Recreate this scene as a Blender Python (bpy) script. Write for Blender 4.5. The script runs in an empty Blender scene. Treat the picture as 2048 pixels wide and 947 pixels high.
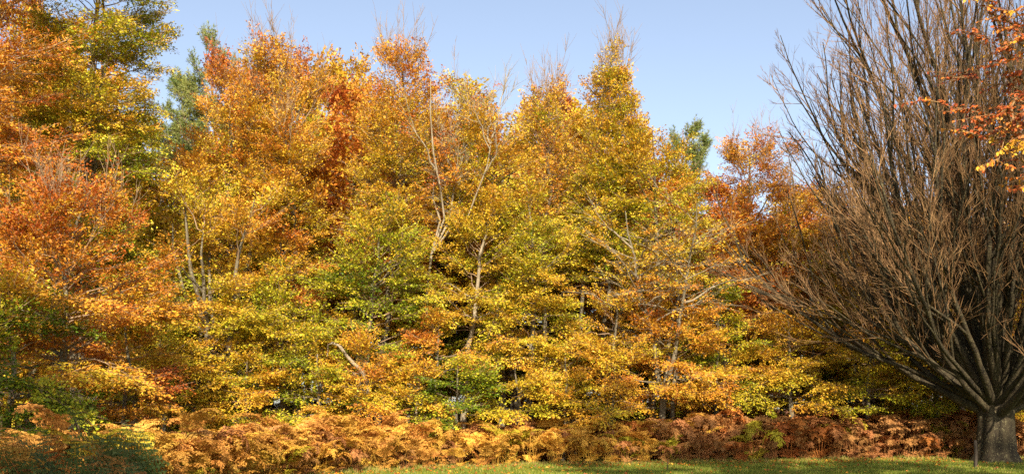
import bpy, math
import numpy as np

S = bpy.context.scene
COL = S.collection
# ------------------------------------------------------------------ camera
F = 1960.0                      # focal length in pixels of the 2048 px wide photograph
HOR = 815.0                     # row of the horizon
EYE = 1.6
cd = bpy.data.cameras.new('camera')
cam = bpy.data.objects.new('camera', cd)
COL.objects.link(cam)
cam.location = (0, 0, EYE)
cam.rotation_euler = (math.pi / 2, 0, 0)
cd.sensor_width = 36.0
cd.lens = 36.0 * F / 2048
cd.shift_y = (HOR - 473.5) / 2048
cd.clip_end = 3000
S.camera = cam
# ------------------------------------------------------------------ sky, sun, exposure
SUN_EL, SUN_AZ = math.radians(33), math.radians(5)     # azimuth: to the right of straight behind the camera
sdir = np.array([math.sin(SUN_AZ) * math.cos(SUN_EL), -math.cos(SUN_AZ) * math.cos(SUN_EL), math.sin(SUN_EL)])
W = bpy.data.worlds.new('World')
S.world = W
W.use_nodes = True
wn, wl = W.node_tree.nodes, W.node_tree.links
sky = wn.new('ShaderNodeTexSky')
sky.sky_type = 'NISHITA'
sky.sun_disc = False
sky.sun_elevation = SUN_EL
sky.sun_rotation = math.pi - SUN_AZ
sky.air_density = 1.0
sky.dust_density = 1.2
sky.ozone_density = 1.5
hs = wn.new('ShaderNodeHueSaturation')
hs.inputs['Hue'].default_value = 0.502
hs.inputs['Saturation'].default_value = 0.78
hs.inputs['Value'].default_value = 0.70
wl.new(sky.outputs[0], hs.inputs['Color'])
wl.new(hs.outputs[0], wn['Background'].inputs[0])
wn['Background'].inputs[1].default_value = 0.15
sl = bpy.data.lights.new('sun', 'SUN')
sl.energy = 5.0
sl.angle = math.radians(0.5)
sl.color = (1.0, 0.91, 0.75)
sun = bpy.data.objects.new('sun', sl)
COL.objects.link(sun)
sun.rotation_euler = (math.pi / 2 - SUN_EL, 0, SUN_AZ)
S.view_settings.view_transform = 'Standard'
S.view_settings.look = 'None'
S.view_settings.gamma = 1
S.view_settings.use_curve_mapping = False
S.view_settings.exposure = 1.02
S.cycles.max_bounces = 6
S.cycles.diffuse_bounces = 2
S.cycles.transmission_bounces = 3
S.cycles.use_denoising = False

UP = np.array([0, 0, 1.0])


def nrm(v):
    return v / np.maximum(np.linalg.norm(v, axis=-1, keepdims=True), 1e-9)


def wx(px, Y):
    return (px - 1024.0) / F * Y


def wz(py, Y):
    return EYE + (HOR - py) / F * Y


def lin(c):
    c = np.asarray(c, float) / 255.0
    return np.where(c <= 0.04045, c / 12.92, ((c + 0.055) / 1.055) ** 2.4)


# ------------------------------------------------------------------ materials
def mat(name):
    m = bpy.data.materials.new(name)
    m.use_nodes = True
    nt = m.node_tree
    nt.nodes.clear()
    out = nt.nodes.new('ShaderNodeOutputMaterial')
    return m, nt.nodes, nt.links, out


def leafy(name, src, transl, rough=0.5, spec=0.25):
    m, n, l, out = mat(name)
    p = n.new('ShaderNodeBsdfPrincipled')
    p.inputs['Roughness'].default_value = rough
    p.inputs['Specular IOR Level'].default_value = spec
    t = n.new('ShaderNodeBsdfTranslucent')
    mx = n.new('ShaderNodeMixShader')
    mx.inputs[0].default_value = transl
    c = src(n, l)
    l.new(c, p.inputs['Base Color'])
    l.new(c, t.inputs['Color'])
    l.new(p.outputs[0], mx.inputs[1])
    l.new(t.outputs[0], mx.inputs[2])
    l.new(mx.outputs[0], out.inputs[0])
    return m


def attr_src(n, l):
    a = n.new('ShaderNodeAttribute')
    a.attribute_name = 'Col'
    return a.outputs['Color']


def fern_src(n, l):
    oi = n.new('ShaderNodeObjectInfo')
    a = n.new('ShaderNodeAttribute')
    a.attribute_name = 'Col'
    mx = n.new('ShaderNodeMix')
    mx.data_type = 'RGBA'
    mx.blend_type = 'MULTIPLY'
    mx.inputs['Factor'].default_value = 1
    l.new(oi.outputs['Color'], mx.inputs['A'])
    l.new(a.outputs['Color'], mx.inputs['B'])
    return mx.outputs['Result']


M_LEAF = leafy('leaf', attr_src, 0.18)
M_NEEDLE = leafy('needle', attr_src, 0.12)
M_FERN = leafy('fern', fern_src, 0.28, 0.6, 0.15)
M_GRASS = leafy('grass_blade', attr_src, 0.30, 0.5, 0.2)


def bark(name, c1, c2, c3, scale=3.0, stretch=0.35, bump=0.3):
    """bark: two tones in blotches, lichen flecks and fine relief"""
    m, n, l, out = mat(name)
    tc = n.new('ShaderNodeTexCoord')
    mp = n.new('ShaderNodeMapping')
    mp.inputs['Scale'].default_value = (1, 1, stretch)
    l.new(tc.outputs['Object'], mp.inputs[0])
    n1 = n.new('ShaderNodeTexNoise')
    n1.inputs['Scale'].default_value = scale
    n1.inputs['Detail'].default_value = 6
    n1.inputs['Roughness'].default_value = 0.65
    l.new(mp.outputs[0], n1.inputs[0])
    r1 = n.new('ShaderNodeValToRGB')
    r1.color_ramp.elements[0].position = 0.35
    r1.color_ramp.elements[0].color = (*lin(c1), 1)
    r1.color_ramp.elements[1].position = 0.65
    r1.color_ramp.elements[1].color = (*lin(c2), 1)
    l.new(n1.outputs[0], r1.inputs[0])
    n2 = n.new('ShaderNodeTexNoise')
    n2.inputs['Scale'].default_value = scale * 6
    n2.inputs['Detail'].default_value = 4
    l.new(tc.outputs['Object'], n2.inputs[0])
    r2 = n.new('ShaderNodeValToRGB')
    r2.color_ramp.elements[0].position = 0.55
    r2.color_ramp.elements[0].color = (0, 0, 0, 1)
    r2.color_ramp.elements[1].position = 0.68
    r2.color_ramp.elements[1].color = (1, 1, 1, 1)
    l.new(n2.outputs[0], r2.inputs[0])
    mx = n.new('ShaderNodeMix')
    mx.data_type = 'RGBA'
    l.new(r2.outputs[0], mx.inputs['Factor'])
    l.new(r1.outputs[0], mx.inputs['A'])
    mx.inputs['B'].default_value = (*lin(c3), 1)
    p = n.new('ShaderNodeBsdfPrincipled')
    p.inputs['Roughness'].default_value = 0.85
    p.inputs['Specular IOR Level'].default_value = 0.2
    l.new(mx.outputs['Result'], p.inputs['Base Color'])
    b = n.new('ShaderNodeBump')
    b.inputs['Strength'].default_value = bump
    b.inputs['Distance'].default_value = 0.03
    l.new(n2.outputs[0], b.inputs['Height'])
    l.new(b.outputs[0], p.inputs['Normal'])
    l.new(p.outputs[0], out.inputs[0])
    return m


M_BARK = bark('beech_bark', (84, 74, 58), (122, 110, 88), (140, 132, 108))
M_PALE = bark('pale_bark', (122, 108, 86), (164, 148, 122), (96, 84, 66), 6)
M_TWIG = bark('twig_bark', (128, 102, 76), (158, 130, 100), (136, 110, 84), 8)
M_BARE = bark('bare_tree_bark', (40, 33, 24), (74, 63, 44), (104, 96, 68), 3.4, 0.12, 0.9)
M_BARETWIG = bark('bare_tree_twig', (96, 66, 44), (162, 126, 84), (120, 86, 58), 5)
M_PINEBARK = bark('pine_bark', (110, 78, 58), (150, 104, 74), (90, 70, 58), 4)
M_WOOD = bark('weathered_wood', (46, 39, 32), (72, 62, 51), (40, 34, 28), 9, 0.08)


# ------------------------------------------------------------------ mesh building
class MB:
    """collects quads (numpy) with a material and a colour per face"""

    def __init__(self):
        self.v, self.f, self.m, self.c, self.s = [], [], [], [], []
        self.n = 0
        self.t = None

    def quads(self, v, f, mi=0, col=None, smooth=False):
        if len(f) == 0:
            return
        self.v.append(v.reshape(-1, 3))
        self.f.append(f + self.n)
        self.n += len(self.v[-1])
        k = len(f)
        self.m.append(np.full(k, mi, np.int32))
        c = np.ones((k, 4))
        if col is not None:
            c[:, :3] = col
        self.c.append(c)
        self.s.append(np.full(k, smooth, bool))

    def tubes(self, P, R, sides=5, mi=0, wob=0.0, rng=None):
        """P (N,K,3) centre lines, R (N,K) radii"""
        N, K, _ = P.shape
        if N == 0:
            return
        T = np.empty_like(P)
        T[:, 1:-1] = P[:, 2:] - P[:, :-2]
        T[:, 0] = P[:, 1] - P[:, 0]
        T[:, -1] = P[:, -1] - P[:, -2]
        T = nrm(T)
        m = nrm(P[:, -1] - P[:, 0])
        ref = np.where(np.abs(m[:, 2:3]) > 0.8, np.array([[1.0, 0.1, 0]]), np.array([[0, 0.05, 1.0]]))
        A = nrm(np.cross(T, ref[:, None, :]))
        B = np.cross(T, A)
        a = np.arange(sides) / sides * 2 * math.pi
        RR = np.repeat(R[:, :, None], sides, 2)
        if wob and rng is not None:
            RR = RR * (1 + wob * rng.standard_normal(RR.shape))
        V = P[:, :, None, :] + RR[..., None] * (np.cos(a)[:, None] * A[:, :, None, :] + np.sin(a)[:, None] * B[:, :, None, :])
        i = np.arange(N)[:, None, None] * K * sides
        k = np.arange(K - 1)[None, :, None] * sides
        s = np.arange(sides)[None, None, :]
        s2 = (s + 1) % sides
        f = np.stack([i + k + s, i + k + s2, i + k + sides + s2, i + k + sides + s], -1).reshape(-1, 4)
        self.quads(V, f, mi, None, True)

    def leaves(self, p, ax, no, ln, wd, col, mi=0, fold=0.12):
        """rhombic folded leaves: p base, ax axis, no normal"""
        sd = nrm(np.cross(ax, no))
        no = np.cross(sd, ax)
        L, Wd = ln[:, None], wd[:, None] * 0.5
        mid = p + ax * L * 0.45
        v = np.stack([p, mid + sd * Wd + no * L * fold, p + ax * L - no * L * fold * 0.5, mid - sd * Wd + no * L * fold], 1)
        f = np.arange(len(p) * 4).reshape(-1, 4)
        self.quads(v, f, mi, col)

    def small_leaves(self, p, ax, no, ln, wd, col, mi=0):
        """one triangle per leaf, for leaves a few pixels long; kept apart from the quads"""
        sd = nrm(np.cross(ax, no))
        L, Wd = ln[:, None], wd[:, None]
        v = np.stack([p, p + ax * L * .62 + sd * Wd * .6, p + ax * L - sd * Wd * .42], 1)
        self.t = (v.reshape(-1, 3), np.concatenate([np.broadcast_to(col, (len(p), 3)), np.ones((len(p), 1))], 1), mi)

    def build(self, name, mats, parent=None, loc=(0, 0, 0)):
        me = bpy.data.meshes.new(name)
        v = np.concatenate(self.v).astype(np.float32) - np.asarray(loc, np.float32)
        f = np.concatenate(self.f).astype(np.int32).ravel()
        starts = np.arange(0, len(f), 4, dtype=np.int32)
        mi, sm, cc = np.concatenate(self.m), np.concatenate(self.s), np.concatenate(self.c)
        if self.t is not None:
            tv, tc, tm = self.t
            n = len(tc)
            starts = np.concatenate([starts, len(f) + np.arange(0, 3 * n, 3, dtype=np.int32)])
            f = np.concatenate([f, len(v) + np.arange(3 * n, dtype=np.int32)])
            v = np.concatenate([v, tv.astype(np.float32)])
            mi = np.concatenate([mi, np.full(n, tm, np.int32)])
            sm = np.concatenate([sm, np.zeros(n, bool)])
            cc = np.concatenate([cc, tc])
        me.vertices.add(len(v))
        me.vertices.foreach_set('co', v.ravel())
        me.loops.add(len(f))
        me.loops.foreach_set('vertex_index', f.astype(np.int32))
        me.polygons.add(len(starts))
        me.polygons.foreach_set('loop_start', starts.astype(np.int32))
        for m in mats:
            me.materials.append(m)
        me.polygons.foreach_set('material_index', mi.astype(np.int32))
        me.polygons.foreach_set('use_smooth', sm)
        a = me.attributes.new('Col', 'FLOAT_COLOR', 'FACE')
        a.data.foreach_set('color', cc.astype(np.float32).ravel())
        me.update(calc_edges=True)
        o = bpy.data.objects.new(name, me)
        COL.objects.link(o)
        if parent is not None:
            o.parent = parent
        return o


TRI_COUNT = [0]


def thing(name, label, cat, loc, group=None):
    o = bpy.data.objects.new(name, None)
    o.empty_display_size = 0.3
    o.location = loc
    COL.objects.link(o)
    o['label'] = label
    o['category'] = cat
    if group:
        o['group'] = group
    return o


def copy_thing(root, loc, rz, sc, label):
    r = root.copy()
    COL.objects.link(r)
    r.location = loc
    r.rotation_euler = (0, 0, rz)
    r.scale = (sc, sc, sc)
    r['label'] = label
    for ch in list(root.children):
        c = ch.copy()
        COL.objects.link(c)
        c.parent = r
    return r


# autumn leaf colours: 0 green, 0.25 yellow green, 0.5 gold, 0.75 orange, 1 copper
RAMP_U = np.array([0.0, 0.14, 0.28, 0.42, 0.56, 0.70, 0.85, 1.0, 1.15])
RAMP_C = np.array([lin(c) for c in [(78, 104, 16), (146, 154, 20), (194, 178, 30), (216, 174, 36), (218, 158, 38), (206, 126, 36),
                                     (188, 94, 34), (154, 68, 30), (108, 46, 22)]])


RAMP_C = RAMP_C * .95 + .05 * (RAMP_C @ np.array([.3, .6, .1]))[:, None] * np.array([1.05, .95, .6])


def ramp(u):
    return np.stack([np.interp(u, RAMP_U, RAMP_C[:, k]) for k in range(3)], -1)


def bez(A, C, B, K):
    t = np.linspace(0, 1, K)[None, :, None]
    return A[:, None] * (1 - t) ** 2 + 2 * C[:, None] * t * (1 - t) + B[:, None] * t ** 2


def at(P, s):
    """point and tangent on poly lines P (N,K,3) at s (N,M) in 0..1"""
    N, K, _ = P.shape
    x = np.clip(s, 0, 0.9999) * (K - 1)
    i = x.astype(int)
    f = (x - i)[..., None]
    n = np.arange(N)[:, None]
    a, b = P[n, i], P[n, i + 1]
    return a + (b - a) * f, nrm(b - a)


def grow(p, d, L, K, rng, bend=0.0, wander=0.08):
    """poly lines from p along d with a pull up (bend) and a random wander"""
    N = len(p)
    P = np.empty((N, K, 3))
    P[:, 0] = p
    step = (L / (K - 1))[:, None]
    b = np.broadcast_to(np.asarray(bend, float), (N,))[:, None]
    for k in range(1, K):
        d = nrm(d + UP * b / (K - 1) + wander * rng.standard_normal((N, 3)))
        P[:, k] = P[:, k - 1] + d * step
    return P


def fork(T, rng, ang, side_flat=0.0, sign=None):
    """directions leaving tangents T at angle ang; side_flat 1 keeps them in a level plane"""
    N = len(T)
    ref = UP[None] * side_flat + (1 - side_flat) * nrm(rng.standard_normal((N, 3))) + 0.12 * rng.standard_normal((N, 3))
    sd = nrm(np.cross(T, ref))
    if sign is not None:
        sd = sd * sign[:, None]
    return nrm(T * np.cos(ang)[:, None] + sd * np.sin(ang)[:, None]), sd


PROFILES = {
    'beech': [(0, .7), (.15, .9), (.4, 1), (.65, .9), (.85, .62), (1, .2)],
    'dome': [(0, .75), (.25, 1), (.6, .95), (.85, .6), (1, .2)],
    'flame': [(0, .8), (.25, 1), (.5, .92), (.75, .68), (.9, .42), (1, .12)],
    'round': [(0, .7), (.3, 1), (.6, .96), (.8, .8), (.93, .58), (1, .3)],
    'spire': [(0, .8), (.3, 1), (.55, .76), (.75, .55), (.92, .36), (1, .22)],
    'vase': [(0, .25), (.3, .55), (.6, .9), (.8, 1), (1, .6)],
    'bush': [(0, 1), (.4, 1), (.75, .75), (1, .25)],
    'pine': [(0, .9), (.3, 1), (.6, .85), (.85, .55), (1, .15)],
}
LEAFTOTAL = [0]


def skeleton(rng, x, Y, H, R, zc, prof, nb, el=(5, 62), leaders=1, lean=(0, 0), split=0.3, r0=0.2, squash=0.9, wander=0.012, spread=0.45):
    """trunk lines and bough lines of a tree, local coordinates with the base at 0"""
    K = 12
    tz = np.linspace(0, 1, K)
    TL, TR = [], []
    for i in range(leaders):
        P = np.zeros((K, 3))
        P[:, 2] = -0.15 + tz * (H * (0.97 if i == 0 else rng.uniform(.8, .97)) + .15)
        w = np.cumsum(rng.standard_normal((K, 2)), 0) * wander * H * tz[:, None] ** .5
        P[:, :2] = w + np.asarray(lean)[None] * (tz ** 1.5)[:, None]
        if i > 0 or leaders > 2:
            ph = (i + .5 * rng.uniform()) / leaders * 2 * math.pi + 0.4 if leaders > 2 else rng.uniform(-.3, .3)
            off = np.array([math.cos(ph), math.sin(ph)]) * R * spread
            g = np.clip((tz - split) / (1 - split), 0, 1) ** .8
            if i > 0:
                j = np.searchsorted(tz, split)
                P[:j + 1] = TL[0][:j + 1]
                P[j + 1:, :2] = TL[0][j, :2] + (P[j + 1:, :2] - P[j + 1, :2])
            P[:, :2] += g[:, None] * off
        rr = r0 * (1 - tz) ** .8 * (1 if i == 0 else .75) + 0.015
        rr[0] *= 1.35
        if i > 0:
            j = np.searchsorted(tz, split)
            P, rr = P.copy(), rr.copy()
        TL.append(P)
        TR.append(rr)
    pu, pr = zip(*prof)
    # boughs
    tt = rng.uniform(0, 1, nb * 4)
    keep = rng.uniform(0, 1, nb * 4) < np.maximum((np.interp(tt, pu, pr) + .15) / 1.15, .6 if leaders > 1 else 0)
    t = tt[keep][:nb]
    nb = len(t)
    li = rng.integers(0, leaders, nb)
    li[t < (split if leaders > 1 else 0)] = 0
    zb = zc + t * (H - zc)
    ph = rng.uniform(0, 2 * math.pi, nb)
    tier = .95
    off = tier * ((ph * 1.35 + li * .37) % 1)
    zt = np.round((zb - off) / tier) * tier + off + rng.normal(0, .13, nb)
    zb = np.clip(np.where(t < .8, .3 * zb + .7 * zt, zb), zc * .9, H)
    back = (np.sin(ph) > .3) & (rng.uniform(0, 1, nb) < .45)         # nearer boughs turn towards the open field
    ph = np.where(back, -ph, ph)
    rr = R * np.maximum(np.interp(t, pu, pr), (0, 0, .28, .42, .45, .45, .45)[min(leaders, 6)]) * (.45 + .55 * np.sqrt(rng.uniform(0, 1, nb))) * (1 if leaders == 1 else .8)
    e = np.radians(el[0] + (el[1] - el[0]) * t ** 1.1 + rng.normal(0, 7, nb))
    TLa = np.stack(TL)

    def axis(i, z):
        s = np.empty((len(z), 3))
        for q in range(leaders):
            k = i == q
            for c in range(3):
                s[k, c] = np.interp(z[k], TLa[q, :, 2], TLa[q, :, c])
        return s
    za = np.clip(zb - rr * np.tan(e), min(zc * .6, zb.min()), H * .95)
    A = axis(li, za)
    Bx = axis(li, np.minimum(zb, H * .97))
    B = np.stack([Bx[:, 0] + rr * np.cos(ph), Bx[:, 1] + rr * squash * np.sin(ph), zb], -1)
    ln = np.linalg.norm(B - A, axis=1)
    bow = np.interp(t, [0, .5, 1], [.14, .04, -.08])
    C = (A + B) / 2 + UP * (bow * ln)[:, None] + rng.standard_normal((nb, 3)) * .05 * ln[:, None]
    P = bez(A, C, B, 8)
    P[:, 1:-1] += rng.standard_normal((nb, 6, 3)) * .018 * ln[:, None, None]
    return TL, TR, P, ln, t


def make_tree(name, label, px, Y, top, hw, cb, u, cat='tree', group=None, prof='beech', seed=1, dens=1.0, leaf=0.075, el=(4, 62), leaders=1,
              lean=(0, 0), r0=0.17, barkm=None, twigm=None, bare=0.0, bare_top=0, limbs=6, needles=False, at_xy=None, H=None, R=None, zc=None, split=.3,
              sprays=4, per=30, spraylen=(.3, .62), upsp=0.0, spread=.45, limbm=None, inner=0.0, fall=0.0, flat=.85, squash=.9):
    rng = np.random.default_rng(seed)
    x = wx(px, Y) if at_xy is None else at_xy[0]
    if at_xy is not None:
        Y = at_xy[1]
    H = wz(top, Y) if H is None else H
    R = hw / F * Y if R is None else R
    zc = max(.25, wz(cb, Y)) if zc is None else zc
    barkm = barkm or M_BARK
    twigm = twigm or M_TWIG
    area = 2 * R * (H - zc) * .8
    SUBS = 6
    r0 = r0 * .72
    nleaf = 1000 * dens * (1.45 if prof == 'bush' else 1) * area * (.100 / leaf) ** 2
    nb = max(10, int(nleaf / (SUBS * sprays * per)))
    TL, TR, P, ln, t = skeleton(rng, x, Y, H, R, zc, PROFILES[prof], nb, el, leaders, lean, split, r0, spread=spread, squash=squash)
    nb = len(P)
    u = (u[0] * .82 - .03, u[1] * .85 - .03)
    root = thing(name, label, cat, (x, Y, 0), group)
    mb = MB()
    mb.tubes(np.stack(TL), np.stack(TR), 9, 0, .04, rng)
    mb.build('trunk', [barkm], root)
    br = (.010 + .010 * ln)[:, None] * np.linspace(1, .25, 8)[None] * min(1.0, .5 + r0 * 3)
    order = np.argsort(-ln * (1 + .5 * (P[:, -1, 1] < 0)))
    big = order[:limbs]
    for i in big:
        lb = MB()
        lb.tubes(P[i:i + 1], br[i:i + 1] * 1.6, 6, 0, .04, rng)
        lb.build('limb', [limbm or barkm], root)
    cr = MB()
    rest = np.setdiff1d(np.arange(nb), big)
    cr.tubes(P[rest], br[rest], 4, 1)
    # sub-branches
    s = (np.arange(SUBS)[None] + rng.uniform(.1, .9, (nb, SUBS))) / SUBS * .66 + .38
    s = np.clip(s, 0, 1)
    p, T = at(P, s)
    sg = np.where(np.arange(SUBS) % 2, 1., -1.)[None].repeat(nb, 0)
    ang = rng.uniform(.55, 1.0, (nb, SUBS))
    ang[:, -1] *= .3
    d, _ = fork(T.reshape(-1, 3), rng, ang.ravel(), flat, sg.ravel())
    Ls = np.clip(.5 * ln[:, None] * (1.2 - s), .3, 1.3).ravel() * rng.uniform(.75, 1.25, nb * SUBS)
    tt = np.repeat(t, SUBS)
    Q = grow(p.reshape(-1, 3), d, Ls, 4, rng, np.interp(tt, [0, .5, 1], [-.12, .05, .5]) + upsp, .07)
    NS = len(Q)
    cr.tubes(Q, np.repeat((.007 + .003 * Ls)[:, None], 4, 1) * np.linspace(1, .4, 4)[None], 3, 1)
    # sprays
    s2 = (np.arange(sprays)[None] + rng.uniform(.1, .9, (NS, sprays))) / sprays * .85 + .2
    p, T = at(Q, np.clip(s2, 0, 1))
    sg = np.where(np.arange(sprays) % 2, 1., -1.)[None].repeat(NS, 0)
    ang = rng.uniform(.45, 1.0, (NS, sprays))
    ang[:, -1] *= .25
    p = p.reshape(-1, 3)
    T = T.reshape(-1, 3)
    d, sd = fork(T, rng, ang.ravel(), flat, sg.ravel())
    d = nrm(d + UP[None] * rng.normal(-.02 + upsp * .5, .12, len(d))[:, None])
    NP = len(p)
    Lp = rng.uniform(*spraylen, NP)
    E = p + d * Lp[:, None]
    w2 = nrm(np.cross(d, np.array([[0, 1., 0.3]]))) * .006
    cr.quads(np.stack([p - w2, p + w2, E + w2 * .3, E - w2 * .3], 1), np.arange(NP * 4).reshape(-1, 4), 1)
    tp = np.repeat(tt, sprays)
    # leaves
    nbou = rng.normal(0, .075, nb)
    nsub = rng.normal(0, .05, NS)
    # broad patches of turning leaves through the crown
    k1 = rng.normal(0, 1, (3, 3)) * .9
    ph1 = rng.uniform(0, 6.28, 3)
    patch = sum(np.sin(p @ k1[i] + ph1[i]) for i in range(3)) * .045
    us = np.interp(p[:, 2], [zc, H], [u[0], u[1]]) + np.repeat(nbou, SUBS * sprays) + np.repeat(nsub, sprays) + patch \
        + (np.repeat(s.ravel(), sprays) - .70) * (.18 + inner)
    has = rng.uniform(0, 1, NP) >= bare + fall * np.clip((tp - .55) / .45, 0, 1)
    p, d, sd, us, Lp, tp = p[has], d[has], sd[has], us[has], Lp[has], tp[has]
    NP = len(p)
    n0 = nrm(np.cross(d, sd))
    n0 = n0 * np.sign(n0[:, 2:3] + 1e-6)
    if needles:
        k = per
        ax = nrm(d[:, None] * .55 + .8 * nrm(rng.standard_normal((NP, k, 3))) + UP * .15)
        b = p[:, None] + d[:, None] * (Lp[:, None] * rng.uniform(.1, 1, (NP, k)))[..., None]
        ll = rng.uniform(.11, .19, NP * k)
        uu = np.repeat(us, k) + rng.normal(0, .1, NP * k)
        c = lin((104, 118, 58))[None] * (1 - uu)[:, None] + lin((168, 160, 76))[None] * uu[:, None]
        c = c * rng.uniform(.75, 1.25, (NP * k, 1))
        no = nrm(rng.standard_normal((NP * k, 3)))
        cr.leaves(b.reshape(-1, 3), ax.reshape(-1, 3), no, ll, np.full(NP * k, leaf), np.clip(c, 0, 1), 0, 0)
    else:
        k = per
        a = rng.uniform(.02, 1.05, (NP, k))
        bb = rng.uniform(-1, 1, (NP, k))
        wdt = (.42 * Lp[:, None]) * (1.05 - .6 * a)
        jit = rng.normal(0, .035, (NP, k, 1))
        sgn = np.sign(bb)
        pos = p[:, None] + d[:, None] * (a * Lp[:, None])[..., None] + sd[:, None] * (bb * wdt)[..., None] + n0[:, None] * jit \
            - UP * (.10 * (a ** 2 + bb ** 2 * .6) * Lp[:, None])[..., None]
        ax = nrm(d[:, None] * .75 + sd[:, None] * (sgn * .7)[..., None] + .38 * rng.standard_normal((NP, k, 3)) - UP * .12)
        no = nrm(n0[:, None] * .9 + sdir[None, None] * .45 + .42 * rng.standard_normal((NP, k, 3)))
        ll = leaf * rng.uniform(.65, 1.25, NP * k)
        uu = np.repeat(us, k) + rng.normal(0, .06, NP * k)
        c = ramp(uu) * rng.uniform(.72, 1.2, (NP * k, 1))
        cr.small_leaves(pos.reshape(-1, 3), ax.reshape(-1, 3), no.reshape(-1, 3), ll, ll * rng.uniform(.55, .8, NP * k), np.clip(c, 0, .95), 0)
    LEAFTOTAL[0] += NP * k
    # leafless twigs standing out of the top
    if bare_top:
        nbt = bare_top
        tips = P[np.argsort(-P[:, -1, 2])[:max(6, nbt // 2)]]
        pick = rng.integers(0, len(tips), nbt)
        p, T = at(tips[pick], rng.uniform(.5, 1, (nbt, 1)))
        p, T = p[:, 0], T[:, 0]
        d = nrm(T * .4 + UP * 1.0 + np.array([lean[0], 0, 0]) * .1 + .28 * rng.standard_normal((nbt, 3)))
        L = rng.uniform(.6, 1.9, nbt)
        B1 = grow(p, d, L, 6, rng, .2, .06)
        cr.tubes(B1, (.011 * np.linspace(1, .3, 6))[None].repeat(nbt, 0), 3, 1)
        q, T = at(B1, rng.uniform(.25, .95, (nbt, 7)))
        q, T = q.reshape(-1, 3), T.reshape(-1, 3)
        d, _ = fork(T, rng, rng.uniform(.35, .8, len(T)))
        B2 = grow(q, d, rng.uniform(.2, .7, len(q)), 4, rng, .35, .08)
        cr.tubes(B2, (.006 * np.linspace(1, .4, 4))[None].repeat(len(q), 0), 3, 1)
    o = cr.build('crown', [M_NEEDLE if needles else M_LEAF, twigm], root)
    o['kind'] = 'stuff'
    return root


# ------------------------------------------------------------------ the ground
def edge_y(x):
    """front edge of the bracken bank"""
    return np.interp(x, [-9, -7, -5.6, -4.6, -2.5, 0, 4, 9, 14, 20], [13, 14.2, 20.3, 23.4, 25.6, 27.2, 28.2, 29.8, 30.6, 31])


def ground():
    gx = np.concatenate([np.linspace(-900, -40, 8), np.linspace(-30, 30, 61), np.linspace(40, 900, 8)])
    gy = np.concatenate([np.linspace(-300, -10, 8), np.linspace(-5, 60, 66), np.linspace(70, 1500, 10)])
    X, Y = np.meshgrid(gx, gy)
    Z = 0.02 * np.sin(X * 1.1 + .4 * Y) * np.sin(Y * .8)
    v = np.stack([X, Y, Z], -1)
    ny, nx = X.shape
    i = np.arange(ny - 1)[:, None] * nx + np.arange(nx - 1)[None]
    f = np.stack([i, i + 1, i + nx + 1, i + nx], -1).reshape(-1, 4)
    m, n, l, out = mat('ground')
    tc = n.new('ShaderNodeTexCoord')
    sx = n.new('ShaderNodeSeparateXYZ')
    l.new(tc.outputs['Object'], sx.inputs[0])
    # open grass on the near side of a slanting line, leaf litter in the wood
    mu = n.new('ShaderNodeMath')
    mu.operation = 'MULTIPLY_ADD'
    l.new(sx.outputs[0], mu.inputs[0])
    mu.inputs[1].default_value = -0.24
    l.new(sx.outputs[1], mu.inputs[2])
    ns = n.new('ShaderNodeTexNoise')
    ns.inputs['Scale'].default_value = 1.2
    l.new(tc.outputs['Object'], ns.inputs[0])
    ad = n.new('ShaderNodeMath')
    l.new(mu.outputs[0], ad.inputs[0])
    l.new(ns.outputs[0], ad.inputs[1])
    mr = n.new('ShaderNodeMapRange')
    mr.inputs[1].default_value = 26.8
    mr.inputs[2].default_value = 28.4
    l.new(ad.outputs[0], mr.inputs[0])
    n2 = n.new('ShaderNodeTexNoise')
    n2.inputs['Scale'].default_value = 9
    n2.inputs['Detail'].default_value = 8
    l.new(tc.outputs['Object'], n2.inputs[0])
    g = n.new('ShaderNodeValToRGB')
    g.color_ramp.elements[0].color = (*lin((66, 80, 22)), 1)
    g.color_ramp.elements[1].color = (*lin((118, 128, 40)), 1)
    l.new(n2.outputs[0], g.inputs[0])
    d = n.new('ShaderNodeValToRGB')
    d.color_ramp.elements[0].position = .3
    d.color_ramp.elements[0].color = (*lin((60, 38, 20)), 1)
    d.color_ramp.elements[1].position = .7
    d.color_ramp.elements[1].color = (*lin((142, 86, 40)), 1)
    l.new(n2.outputs[0], d.inputs[0])
    mx = n.new('ShaderNodeMix')
    mx.data_type = 'RGBA'
    l.new(mr.outputs[0], mx.inputs['Factor'])
    l.new(g.outputs[0], mx.inputs['A'])
    l.new(d.outputs[0], mx.inputs['B'])
    p = n.new('ShaderNodeBsdfPrincipled')
    p.inputs['Roughness'].default_value = 1
    p.inputs['Specular IOR Level'].default_value = .1
    l.new(mx.outputs['Result'], p.inputs['Base Color'])
    b = n.new('ShaderNodeBump')
    b.inputs['Strength'].default_value = .5
    l.new(n2.outputs[0], b.inputs['Height'])
    l.new(b.outputs[0], p.inputs['Normal'])
    l.new(p.outputs[0], out.inputs[0])
    mb = MB()
    mb.quads(v, f, 0, None, True)
    o = mb.build('ground', [m])
    o['kind'] = 'structure'
    o['label'] = 'grassy ground running into leaf litter under the trees'


ground()

# ------------------------------------------------------------------ the trees of the wood edge
T = make_tree
GW = 'trees of the wood edge'
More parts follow.
